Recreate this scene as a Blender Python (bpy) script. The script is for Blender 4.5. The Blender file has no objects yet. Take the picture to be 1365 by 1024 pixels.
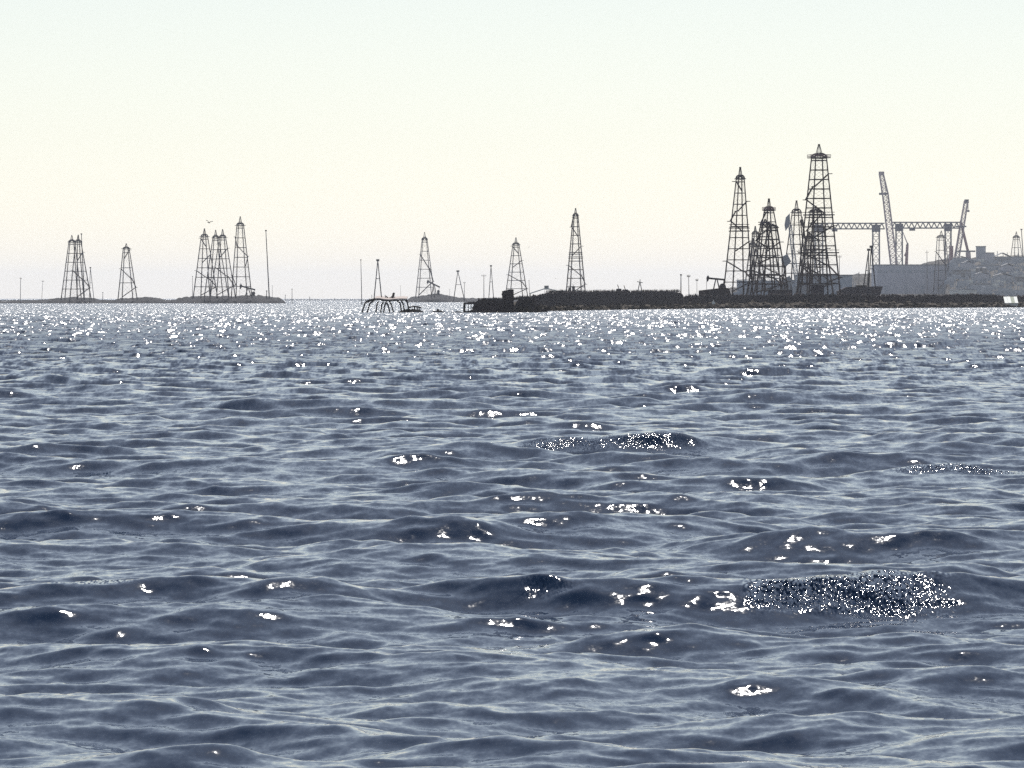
import bpy, math, random
import numpy as np
from mathutils import Vector, Matrix
R = math.radians
random.seed(7)
rng = np.random.default_rng(11)
S = bpy.context.scene
COL = S.collection

# ------------------------------------------------------------------ camera
F = 6494.0            # focal length in photo pixels (photo 1365 wide)
CX, YH = 682.5, 397.5 # optical axis column, horizon row
CAMZ = 3.35
cam = bpy.data.cameras.new('camera'); camo = bpy.data.objects.new('camera', cam); COL.objects.link(camo)
cam.sensor_width = 36.0; cam.lens = 36.0*F/1365.0
cam.shift_y = -(512-YH)/1365.0
cam.clip_start = 1.0; cam.clip_end = 120000.0
camo.location = (0, 0, CAMZ); camo.rotation_euler = (R(90), 0, 0)
S.camera = camo

# ------------------------------------------------------------------ sky, sun, exposure
SUN_EL, SUN_AZ = 48.0, 4.0      # degrees; azimuth to the right of the view axis (+Y)
world = bpy.data.worlds.new('World'); S.world = world; world.use_nodes = True
wn = world.node_tree.nodes; wl = world.node_tree.links
sky = wn.new('ShaderNodeTexSky'); sky.sky_type = 'NISHITA'; sky.sun_disc = False
sky.sun_elevation = R(SUN_EL); sky.sun_rotation = R(SUN_AZ)
sky.air_density = 1.05; sky.dust_density = 0.22; sky.ozone_density = 1.0; sky.altitude = 0
bg = wn['Background']; bg.inputs['Strength'].default_value = 0.10
hsv = wn.new('ShaderNodeHueSaturation'); hsv.inputs['Saturation'].default_value = 0.55
wl.new(sky.outputs['Color'], hsv.inputs['Color']); wl.new(hsv.outputs['Color'], bg.inputs['Color'])
sl = bpy.data.lights.new('sun', 'SUN'); sl.energy = 5.0; sl.angle = R(0.53); sl.color = (1.0, 0.965, 0.92)
so = bpy.data.objects.new('sun', sl); COL.objects.link(so)
sd = Vector((math.sin(R(SUN_AZ))*math.cos(R(SUN_EL)), math.cos(R(SUN_AZ))*math.cos(R(SUN_EL)), math.sin(R(SUN_EL))))
so.rotation_euler = (-sd).to_track_quat('-Z', 'Y').to_euler(); so.location = (0, 0, 200)
S.view_settings.view_transform = 'Standard'; S.view_settings.look = 'None'
S.view_settings.gamma = 1.0; S.view_settings.exposure = -0.06
S.cycles.use_denoising = False
S.cycles.max_bounces = 6; S.cycles.volume_bounces = 1

# ------------------------------------------------------------------ helpers
def P(px, py, D):                     # a photo pixel at distance D (from what the thing stands on) -> world point
    return Vector(((px-CX)/F*D, D, CAMZ+(YH-py)/F*D))
def XW(px, D): return (px-CX)/F*D
def ZW(py, D): return CAMZ+(YH-py)/F*D

def mat(name, c1, c2=None, scale=1.0, rough=0.8, metal=0.0, bump=0.0, spec=0.08):
    m = bpy.data.materials.new(name); m.use_nodes = True
    nt = m.node_tree; b = nt.nodes['Principled BSDF']
    b.inputs['Roughness'].default_value = rough; b.inputs['Metallic'].default_value = metal
    b.inputs['Specular IOR Level'].default_value = spec
    geo = nt.nodes.new('ShaderNodeNewGeometry')
    n = nt.nodes.new('ShaderNodeTexNoise'); n.inputs['Scale'].default_value = scale; n.inputs['Detail'].default_value = 6
    n.inputs['Roughness'].default_value = 0.65
    nt.links.new(geo.outputs['Position'], n.inputs['Vector'])
    r = nt.nodes.new('ShaderNodeValToRGB')
    r.color_ramp.elements[0].position = 0.36; r.color_ramp.elements[1].position = 0.66
    r.color_ramp.elements[0].color = (*c1, 1); r.color_ramp.elements[1].color = (*(c2 or c1), 1)
    nt.links.new(n.outputs['Fac'], r.inputs['Fac']); nt.links.new(r.outputs['Color'], b.inputs['Base Color'])
    if bump:
        bp = nt.nodes.new('ShaderNodeBump'); bp.inputs['Strength'].default_value = bump; bp.inputs['Distance'].default_value = 0.3
        nt.links.new(n.outputs['Fac'], bp.inputs['Height']); nt.links.new(bp.outputs['Normal'], b.inputs['Normal'])
    return m

M = dict(
    steel   = mat('weathered_steel', (0.045, 0.036, 0.04), (0.09, 0.055, 0.045), 0.8, 0.75, 0.2),
    stair   = mat('stair_steel', (0.03, 0.026, 0.03), (0.06, 0.04, 0.035), 1.2, 0.8),
    crown   = mat('crown_steel', (0.035, 0.03, 0.045), (0.06, 0.045, 0.05), 1.0, 0.75),
    red     = mat('faded_red_paint', (0.34, 0.19, 0.20), (0.42, 0.27, 0.27), 0.5, 0.6),
    cranew  = mat('faded_crane_paint', (0.42, 0.33, 0.36), (0.52, 0.45, 0.46), 0.2, 0.6),
    gantry  = mat('gantry_paint', (0.12, 0.13, 0.16), (0.18, 0.19, 0.22), 0.2, 0.6),
    wood    = mat('tarred_timber', (0.02, 0.015, 0.013), (0.05, 0.038, 0.03), 2.0, 0.85, bump=0.4),
    pale    = mat('pale_timber', (0.45, 0.38, 0.34), (0.6, 0.52, 0.48), 1.5, 0.8),
    conc    = mat('stained_concrete', (0.018, 0.013, 0.016), (0.06, 0.042, 0.042), 0.55, 0.9, bump=0.8),
    rock    = mat('wet_shore_rock', (0.012, 0.009, 0.007), (0.065, 0.046, 0.026), 0.7, 0.85, bump=0.8),
    island  = mat('island_earth', (0.022, 0.022, 0.026), (0.055, 0.052, 0.055), 0.12, 0.9, bump=0.6),
    hill    = mat('far_hillside', (0.07, 0.068, 0.068), (0.15, 0.135, 0.12), 0.05, 0.95, bump=0.5),
    hall    = mat('hall_cladding', (0.5, 0.5, 0.54), (0.62, 0.6, 0.64), 0.06, 0.7),
    hall2   = mat('blue_grey_cladding', (0.36, 0.39, 0.43), (0.46, 0.48, 0.52), 0.08, 0.7),
    roof    = mat('sheet_roof', (0.2, 0.2, 0.21), (0.3, 0.29, 0.29), 0.1, 0.6),
    white   = mat('white_paint', (0.62, 0.62, 0.58), (0.8, 0.8, 0.76), 1.2, 0.7),
    whiteb  = mat('bright_white_panel', (0.78, 0.80, 0.74), (0.82, 0.82, 0.78), 1.5, 0.6),
    dirty   = mat('green_streaked_paint', (0.30, 0.36, 0.26), (0.5, 0.5, 0.42), 1.5, 0.7),
    glass   = mat('dark_window', (0.03, 0.035, 0.04), (0.05, 0.05, 0.06), 0.4, 0.2),
    tank    = mat('tank_paint', (0.25, 0.25, 0.26), (0.34, 0.32, 0.31), 0.2, 0.6),
    gull    = mat('gull_feathers', (0.05, 0.05, 0.055), (0.12, 0.12, 0.12), 3.0, 0.9),
    pole    = mat('pole_timber', (0.05, 0.045, 0.05), (0.08, 0.07, 0.07), 1.0, 0.85),
)

class MB:
    """collects vertices and faces of one mesh"""
    def __init__(s): s.v = []; s.f = []
    def box(s, c, d, rz=0.0):
        i = len(s.v); ca, sa = math.cos(rz), math.sin(rz)
        for z in (-1, 1):
            for y in (-1, 1):
                for x in (-1, 1):
                    dx, dy = x*d[0]/2, y*d[1]/2
                    s.v.append((c[0]+dx*ca-dy*sa, c[1]+dx*sa+dy*ca, c[2]+z*d[2]/2))
        s.f += [(i, i+2, i+3, i+1), (i+4, i+5, i+7, i+6), (i, i+1, i+5, i+4), (i+2, i+6, i+7, i+3), (i, i+4, i+6, i+2), (i+1, i+3, i+7, i+5)]
        return s
    def bar(s, a, b, w, w2=None, n=4):
        a, b = Vector(a), Vector(b); d = (b-a)
        if d.length < 1e-6: return s
        d.normalize(); up = Vector((0, 0, 1)) if abs(d.z) < 0.95 else Vector((0, 1, 0))
        x = d.cross(up).normalized(); y = d.cross(x); i = len(s.v); w2 = w if w2 is None else w2
        for (p, ww) in ((a, w), (b, w2)):
            r = ww/2*(1.414 if n == 4 else 1)
            for k in range(n):
                t = 2*math.pi*(k+0.5)/n
                s.v.append(tuple(p+x*math.cos(t)*r+y*math.sin(t)*r))
        for k in range(n):
            s.f.append((i+k, i+(k+1) % n, i+n+(k+1) % n, i+n+k))
        s.f.append(tuple(i+k for k in reversed(range(n)))); s.f.append(tuple(i+n+k for k in range(n)))
        return s
    def path(s, pts, w, n=5):
        for a, b in zip(pts[:-1], pts[1:]): s.bar(a, b, w, n=n)
        return s
    def prism(s, poly, thick, axis_y=0.0):
        """polygon in x,z extruded along y"""
        i = len(s.v); n = len(poly)
        for yy in (-thick/2, thick/2):
            for (x, z) in poly: s.v.append((x, axis_y+yy, z))
        s.f.append(tuple(range(i, i+n))); s.f.append(tuple(i+n+k for k in reversed(range(n))))
        for k in range(n): s.f.append((i+k, i+n+k, i+n+(k+1) % n, i+(k+1) % n))
        return s
    def build(s, name, m, parent=None, loc=None):
        me = bpy.data.meshes.new(name); me.from_pydata(s.v, [], s.f)
        me.materials.append(M[m] if isinstance(m, str) else m)
        o = bpy.data.objects.new(name, me); COL.objects.link(o)
        if parent is not None: o.parent = parent
        if loc is not None: o.location = loc
        return o

def tag(o, label, cat, group=None):
    o['label'] = label; o['category'] = cat
    if group: o['group'] = group
    return o
def struct(o, label=None):
    o['kind'] = 'structure'
    if label: o['label'] = label
    return o
def thing(name, label, cat, loc, rz=0.0, group=None):
    e = bpy.data.objects.new(name, None); COL.objects.link(e); e.location = loc; e.rotation_euler = (0, 0, rz)
    e.empty_display_size = 0.5
    return tag(e, label, cat, group)
def fbm1(x, seed, octs=5):
    r = np.random.default_rng(seed); out = np.zeros_like(x, dtype=float); a = 1.0; f = 1.0
    for _ in range(octs):
        t = r.random(4096)*2-1; xi = np.floor(x*f).astype(int); xf = x*f-xi; u = xf*xf*(3-2*xf)
        out += a*(t[xi % 4096]*(1-u)+t[(xi+1) % 4096]*u); a *= 0.55; f *= 2.03
    return out

# ------------------------------------------------------------------ the sea
def build_sea():
    ys = [-400.0, -150.0, -40.0, 0.0, 12.0, 22.0]; y = 30.0; steps = [250, 110, 40, 12, 8, 7]
    while y < 28000:
        ys.append(y); st = max(0.06, 0.06*(y/52.0)**1.35) if y < 2600 else 0.06*50.0**1.35*(y/2600.0)**2.5; st = min(st, 0.06*y); steps.append(st); y += st
    ys = np.array(ys); steps = np.array(steps)
    NC = 500
    u = np.linspace(-1, 1, NC)
    side = np.array([1.03, 1.08, 1.16, 1.3, 1.6, 2.2, 3.5, 7.0])
    cols = np.concatenate([-side[::-1], u, side])
    half = np.where(ys < 27, 300.0/3.5, 0.112*np.maximum(ys, 27)+4.6)
    half[ys < 27] = 7.6
    X = cols[None, :]*half[:, None]
    X[:, :8] *= np.where(ys < 200, 12, 1)[:, None]**np.linspace(1, 0.0, 8)[None, :]
    X[:, -8:] *= np.where(ys < 200, 12, 1)[:, None]**np.linspace(0.0, 1, 8)[None, :]
    Y = np.repeat(ys[:, None], X.shape[1], 1)
    X = X.astype(np.float32); Y = Y.astype(np.float32)
    Z = np.zeros_like(X); DX = np.zeros_like(X); DY = np.zeros_like(X)
    lost = np.zeros(len(ys))
    r = np.random.default_rng(5)
    comps = []
    # equal slope variance per octave, crests lying mostly across the view
    lams = np.geomspace(0.24, 9.5, 150)*r.uniform(0.95, 1.05, 150)
    octs = math.log2(9.5/0.24)
    for lam in lams:
        t = math.log(lam/0.24)/math.log(9.5/0.24)
        mss = 0.0078*(1.0-0.45*max(0, t-0.8)/0.2)*(0.62 if t < 0.2 else 1.0)
        sl_ = math.sqrt(2*mss*octs/150)
        spread = R(52-26*t)
        ang = R(-90-7)+r.normal(0, spread)
        comps.append((lam, sl_, ang, r.uniform(0, 6.283)))
    for lam in np.geomspace(10, 16, 10):      # longer waves of the open water farther out
        comps.append((lam*r.uniform(.95, 1.05), 0.018, R(-97)+r.normal(0, R(24)), r.uniform(0, 6.283)))
    dxs = steps*0+np.gradient(X[:, X.shape[1]//2-1:X.shape[1]//2+1], axis=1)[:, 0]
    for lam, sl_, ang, ph in comps:
        k = 2*math.pi/lam; a = sl_/k; cx, cy = math.cos(ang), math.sin(ang)
        need = np.maximum(steps*abs(cy), dxs*abs(cx))
        w = np.clip((lam/np.maximum(need, 1e-4)-2.2)/2.0, 0, 1)
        w = w*w*(3-2*w)
        if lam > 9.9: w = w*np.clip((ys-160)/400, 0.08, 1)
        lost += (1-w*w)*sl_**2/2 if lam < 9.9 else 0
        idx = np.nonzero(w > 0.003)[0]
        if not len(idx): continue
        lo, hi = idx.min(), idx.max()+1
        th = (k*cx)*X[lo:hi]+(k*cy)*Y[lo:hi]+np.float32(ph)
        ww = (w[lo:hi, None]*a).astype(np.float32)
        Z[lo:hi] += ww*np.cos(th)
        sn = np.sin(th)*ww*np.float32(0.72)
        DX[lo:hi] -= sn*cx; DY[lo:hi] -= sn*cy
    # single steeper waves that stand out of the chop, and wind-ruffled patches on them
    ruf = np.zeros_like(X)
    def crest(x0, x1, y0, h, wid, bend=0.0, wob=0.0):
        nonlocal Z
        L = (x1-x0)/2; c = (x0+x1)/2; t = (X-c)/L
        env = np.exp(-np.clip(t*t, 0, 30)**2*1.2)
        yc = y0+bend*t*t+wob*np.sin(X*1.9+y0)+0.4*wob*np.sin(X*4.7+1.3*y0)
        d = (Y-yc)/wid
        g = np.where(d < 0, np.exp(-d*d), np.exp(-(d*0.55)**2))
        Z += (h*env*g).astype(np.float32)
        Z -= (0.35*h*env*np.exp(-((d+1.9)/1.0)**2)).astype(np.float32)
    def ruffle(x0, x1, y0, y1, amt):
        nonlocal ruf
        a = np.clip((X-x0)/(0.12*(x1-x0)), 0, 1)*np.clip((x1-X)/(0.35*(x1-x0)), 0, 1)
        b = np.clip((Y-y0)/(0.2*(y1-y0)), 0, 1)*np.clip((y1-Y)/(0.2*(y1-y0)), 0, 1)
        nzr = 0.5+0.5*np.sin(X*7.3+2*np.sin(Y*5.1))*np.sin(Y*6.7+1.7*np.sin(X*4.3))
        ruf = np.maximum(ruf, (amt*a*b*(0.35+0.65*nzr)).astype(np.float32))
    crest(-6.5, 2.2, 53.0, 0.20, 0.85, 0.6, 0.12)
    crest(2.0, 7.5, 53.5, 0.26, 0.85, -0.5, 0.12)
    crest(-0.4, 4.6, 107.0, 0.26, 1.0, 0.5, 0.15)
    crest(6.8, 12.0, 91.0, 0.27, 0.9, 0.4, 0.12)
    crest(4.8, 9.0, 70.0, 0.22, 0.8, 0.5, 0.1)
    crest(-3.6, 1.2, 41.5, 0.10, 0.8, 0.4, 0.1)
    crest(-9, -5.0, 158.0, 0.25, 1.2, 0.5, 0.2)
    ruffle(2.45, 4.9, 51.6, 54.2, 1.0)
    ruffle(-0.1, 4.5, 106.0, 107.3, 0.45)
    ruffle(7.0, 11.0, 90.0, 91.6, 0.7)
    ruffle(-5.1, -4.0, 52.6, 53.4, 0.7)
    ruffle(0.0, 0.7, 52.4, 53.0, 0.25)
    cf = np.ones(X.shape[1], dtype=np.float32); cf[:8] = np.linspace(0.0, 0.9, 8); cf[-8:] = np.linspace(0.9, 0.0, 8)
    Z *= cf; DX *= cf; DY *= cf
    V = np.stack([X+DX, Y+DY, Z], -1).reshape(-1, 3)
    nr, nc = X.shape
    i = np.arange(nr*nc).reshape(nr, nc)
    Q = np.stack([i[:-1, :-1], i[:-1, 1:], i[1:, 1:], i[1:, :-1]], -1).reshape(-1, 4)
    me = bpy.data.meshes.new('sea')
    me.vertices.add(len(V)); me.vertices.foreach_set('co', V.astype(np.float32).ravel())
    me.loops.add(Q.size); me.loops.foreach_set('vertex_index', Q.astype(np.int32).ravel())
    me.polygons.add(len(Q)); me.polygons.foreach_set('loop_start', np.arange(0, Q.size, 4, dtype=np.int32))
    me.polygons.foreach_set('use_smooth', np.ones(len(Q), dtype=bool))
    me.update()
    at = me.attributes.new('ruffle', 'FLOAT', 'POINT'); at.data.foreach_set('value', ruf.ravel())
    micro = np.repeat(np.sqrt(lost)[:, None], nc, 1).astype(np.float32)
    micro = np.sqrt(micro**2+(1-cf[None, :]**2)*0.035).astype(np.float32)
    at = me.attributes.new('micro', 'FLOAT', 'POINT'); at.data.foreach_set('value', micro.ravel())
    o = bpy.data.objects.new('sea', me); COL.objects.link(o)
    m = bpy.data.materials.new('sea_water'); m.use_nodes = True; nt = m.node_tree; b = nt.nodes['Principled BSDF']
    b.inputs['Base Color'].default_value = (0.001, 0.015, 0.046, 1)
    b.inputs['Roughness'].default_value = 0.06; b.inputs['IOR'].default_value = 1.333
    N = nt.nodes.new; L = nt.links.new
    geo = N('ShaderNodeNewGeometry')
    def vnoise(scale, detail, seed, stretch):
        mp = N('ShaderNodeMapping'); mp.inputs['Location'].default_value = (seed*13.7, seed*7.1, seed*3.3); mp.inputs['Scale'].default_value = stretch
        L(geo.outputs['Position'], mp.inputs['Vector'])
        n = N('ShaderNodeTexNoise'); n.inputs['Scale'].default_value = scale; n.inputs['Detail'].default_value = detail; n.inputs['Roughness'].default_value = 0.75
        L(mp.outputs['Vector'], n.inputs['Vector'])
        s = N('ShaderNodeVectorMath'); s.operation = 'SUBTRACT'; s.inputs[1].default_value = (0.5, 0.5, 0.5)
        L(n.outputs['Color'], s.inputs[0]); return s
    def scaled(v, fac=None, const=1.0):
        s = N('ShaderNodeVectorMath'); s.operation = 'SCALE'; L(v.outputs[0], s.inputs[0])
        if fac is None: s.inputs['Scale'].default_value = const
        else:
            mm = N('ShaderNodeMath'); mm.operation = 'MULTIPLY'; L(fac, mm.inputs[0]); mm.inputs[1].default_value = const
            L(mm.outputs[0], s.inputs['Scale'])
        return s
    def add(a, c):
        s = N('ShaderNodeVectorMath'); s.operation = 'ADD'; L(a.outputs[0], s.inputs[0]); L(c.outputs[0], s.inputs[1]); return s
    am = N('ShaderNodeAttribute'); am.attribute_name = 'micro'; ar = N('ShaderNodeAttribute'); ar.attribute_name = 'ruffle'
    fine = scaled(vnoise(15.0, 2, 1, (0.7, 0.4, 1)), None, 0.24)
    ruff = scaled(vnoise(30.0, 0, 2, (1.2, 0.3, 1)), ar.outputs['Fac'], 2.6)
    far1 = scaled(vnoise(1.3, 3, 3, (1.0, 0.2, 0.2)), am.outputs['Fac'], 5.0)
    mr = N('ShaderNodeMath'); mr.operation = 'MULTIPLY_ADD'; L(am.outputs['Fac'], mr.inputs[0]); mr.inputs[1].default_value = 0.9; mr.inputs[2].default_value = -0.11
    mx = N('ShaderNodeMath'); mx.operation = 'MAXIMUM'; L(mr.outputs[0], mx.inputs[0]); mx.inputs[1].default_value = 0.0022
    sq = N('ShaderNodeMath'); sq.operation = 'SQRT'; L(mx.outputs[0], sq.inputs[0]); L(sq.outputs[0], b.inputs['Roughness'])
    fc = N('ShaderNodeMath'); fc.operation = 'SUBTRACT'; L(am.outputs['Fac'], fc.inputs[0]); fc.inputs[1].default_value = 0.08; fc.use_clamp = True
    sh = N('ShaderNodeVectorMath'); sh.operation = 'ADD'; sh.inputs[1].default_value = (0, -0.035, 0)   # the slopes that are not hidden behind crests
    L(vnoise(1.2, 3, 4, (1.0, 0.13, 0.2)).outputs[0], sh.inputs[0])
    far2 = scaled(sh, fc.outputs[0], 24.0)
    tot = add(add(add(fine, ruff), far1), far2)
    flat_ = N('ShaderNodeVectorMath'); flat_.operation = 'MULTIPLY'; flat_.inputs[1].default_value = (1, 1, 0); L(tot.outputs[0], flat_.inputs[0])
    ad = N('ShaderNodeVectorMath'); ad.operation = 'ADD'; L(geo.outputs['Normal'], ad.inputs[0]); L(flat_.outputs[0], ad.inputs[1])
    nm = N('ShaderNodeVectorMath'); nm.operation = 'NORMALIZE'; L(ad.outputs[0], nm.inputs[0])
    L(nm.outputs[0], b.inputs['Normal'])
    me.materials.append(m)
    struct(o, 'dark blue choppy sea with sun glints')
    return o
build_sea()

# ------------------------------------------------------------------ land
def land(name, prof, Df, depth, label, m, back=None, beach=None, seed=1, rough=0.5, spread=False):
    """prof: (px, y of the skyline); Df: distance of the waterline per px; a strip of ground rising out of the water"""
    pxs = np.array([p[0] for p in prof], float); tops = np.array([p[1] for p in prof], float)
    dpx = np.array([p[0] for p in Df], float); dD = np.array([p[1] for p in Df], float)
    n = max(60, int((pxs[-1]-pxs[0])*1.1)); px = np.linspace(pxs[0], pxs[-1], n)
    D = np.interp(px, dpx, dD); zt = CAMZ+(YH-np.interp(px, pxs, tops))/F*(D+depth*0.3)
    zt = np.maximum(zt, 0.25)
    vals = [(-0.04, -2.0), (0.0, -0.4), (0.06, 0.35), (0.14, 0.62), (0.22, 0.85), (0.32, 1.0), (0.5, 0.98), (0.75, 0.8), (1.0, 0.5), (1.08, -0.3)] if beach is None else beach
    V = []; nr = len(vals)
    for j, (t, h) in enumerate(vals):
        nz = fbm1(px*0.22+j*17.3, seed+j)*rough
        nd = fbm1(px*0.15+j*9.1, seed+50+j)*depth*0.02
        for q in range(n):
            Dj = D[q]+t*depth+(nd[q] if 0 < j < nr-1 else 0)
            edge = min(1, q/6, (n-1-q)/6)
            z = h*zt[q] if h > 0 else h
            z = z*edge+(-0.5)*(1-edge)+(nz[q]*edge if h > 0.1 else 0)
            V.append(((px[q]-CX)/F*(Dj if spread else D[q]), Dj, z))
    Fc = [(j*n+q, j*n+q+1, (j+1)*n+q+1, (j+1)*n+q) for j in range(nr-1) for q in range(n-1)]
    mb = MB(); mb.v = V; mb.f = Fc
    return struct(mb.build(name, m), label)

land('low_island', [(-60, 401), (0, 401.5), (30, 401), (55, 399.5), (70, 397.5), (95, 396.5), (118, 397.5), (128, 400), (145, 400.3), (155, 398), (170, 397), (190, 396), (205, 397.5), (215, 400),
     (228, 399.5), (240, 396.5), (255, 395), (300, 394.8), (335, 395), (341, 393.2), (347, 395), (360, 396.3), (371, 397.2), (374, 402)],
     [(-60, 3100), (374, 3100)], 90, 'low dark island carrying the left group of derricks', 'island', seed=3, rough=0.35)
land('low_island', [(538, 400), (548, 396), (560, 394.3), (572, 393), (583, 390.8), (590, 393), (600, 395), (612, 396.8), (640, 398), (660, 397.6), (700, 397.3), (735, 398)],
     [(538, 3950), (735, 3950)], 90, 'small hazy island under the derrick in the middle distance', 'island', seed=13, rough=0.35)
SH = [(600, 1120), (640, 1130), (720, 1220), (820, 1400), (900, 1500), (1000, 1600), (1200, 1640), (1365, 1780), (1470, 1850), (1800, 1900)]
def shoreD(px): return float(np.interp(px, [a for a, b in SH], [b for a, b in SH]))
land('rocky_shore', [(628, 408), (670, 405), (720, 400), (760, 397), (1800, 394)], SH, 420, 'low rocky shore with brown rubble in front of the sea wall', 'rock', seed=23, rough=0.28,
     beach=[(-0.03, -2.0), (0.0, -0.3), (0.008, 0.12), (0.018, 0.25), (0.03, 0.36), (0.045, 0.42), (0.06, 0.46), (0.075, 0.7), (0.1, 0.85), (0.25, 0.9), (0.6, 0.95), (1.0, 0.9), (1.05, -0.3)])
land('far_coast', [(960, 396), (985, 388), (1010, 383), (1120, 383), (1165, 376), (1175, 366), (1265, 360), (1285, 350), (1300, 345), (1365, 343), (1900, 340), (2000, 380)],
     [(960, 4300), (2000, 4300)], 900, 'hazy far coast rising behind the shipyard', 'hill', seed=33, rough=1.2)

HILL_D0, HILL_D1, HILL_Z = 3300.0, 4250.0, 36.0
def hz(D): return 3.0+(HILL_Z-3.0)*min(1, max(0, (D-HILL_D0)/(HILL_D1-HILL_D0)))   # height of the yard slope
def yb(D): return YH-(hz(D)-1.0-CAMZ)*F/D
land('yard_slope', [(1256, 390), (1268, 350), (1280, 341), (1300, 338), (1900, 337), (1990, 380)], [(1256, HILL_D0), (1990, HILL_D0)], HILL_D1-HILL_D0,
     'hazy slope of the far yard at the right, strewn with sheds', 'hill', seed=41, rough=0.8, spread=True,
     beach=[(-0.04, -2.0), (0.0, 0.08), (0.15, 0.2), (0.3, 0.35), (0.45, 0.48), (0.6, 0.63), (0.75, 0.76), (0.9, 0.92), (1.0, 1.0), (1.25, 0.9), (1.5, -0.3)])
# loose boulders along the waterline: nobody could count them
mb = MB()
for k in range(1500):
    px = random.uniform(632, 1440); D = shoreD(px)+random.triangular(-4, 28, 4); s = random.triangular(0.25, 1.5, 0.5)
    c = Vector((XW(px, D), D, max(0.0, (D-shoreD(px))*0.055)+s*0.15)); i = len(mb.v)
    for t in ((1, 0, 0), (-1, 0, 0), (0, 1, 0), (0, -1, 0), (0, 0, 1), (0, 0, -1)):
        mb.v.append(tuple(c+Vector(t)*s*random.uniform(0.45, 1.0)*Vector((1.3, 1, 0.6)).length/1.7))
    for a in (0, 1):
        for b_ in (2, 3):
            for c_ in (4, 5): mb.f.append((i+a, i+b_, i+c_))
o = mb.build('shore_rubble', 'rock'); o['kind'] = 'stuff'; o['label'] = 'loose brown boulders heaped along the waterline below the sea wall'; o['category'] = 'rubble'

# ------------------------------------------------------------------ sea walls
def wall(name, label, prof, off, thick, seed, m='conc', zb=0.3, rough=0.18, cat='sea wall'):
    pxs = [p[0] for p in prof]; n = int((pxs[-1]-pxs[0])*1.5)
    px = np.linspace(pxs[0], pxs[-1], n); top = np.interp(px, pxs, [p[1] for p in prof])
    nz = fbm1(px*0.55, seed)*rough*1.5; mb = MB()
    for q in range(n):
        D = shoreD(px[q])+off; x = XW(px[q], D); z = ZW(top[q], D)+nz[q]
        j = 0.25*math.sin(q*1.7)+nz[q]*0.8
        mb.v += [(x, D-thick*0.6+j, zb), (x, D-thick/2+j*0.4, z*0.55), (x, D-thick*0.42, z-0.12), (x, D-thick*0.2, z), (x, D+thick/2, z-0.05), (x, D+thick/2, zb)]
    for q in range(n-1):
        for k in range(5): mb.f.append((q*6+k, (q+1)*6+k, (q+1)*6+k+1, q*6+k+1))
    mb.f.append(tuple(range(6))); mb.f.append(tuple((n-1)*6+k for k in reversed(range(6))))
    return tag(mb.build(name, m), label, cat)
wall('sea_wall', 'long dark sea wall with ragged top, from the pier to the three poles', [(709, 394), (722, 392.5), (728, 389.5), (760, 389), (800, 388.5), (850, 388), (900, 388), (906, 390), (911, 394)], 20, 5, 3, zb=0.3)
wall('sea_wall', 'lower dark sea wall running beneath the tall derricks to the right edge', [(912, 394), (960, 393.5), (1000, 393), (1060, 392.5), (1120, 392.5), (1180, 393.5), (1290, 393), (1300, 392), (1330, 394.5), (1780, 395)], 30, 5, 9, zb=0.3, rough=0.3)

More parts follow.
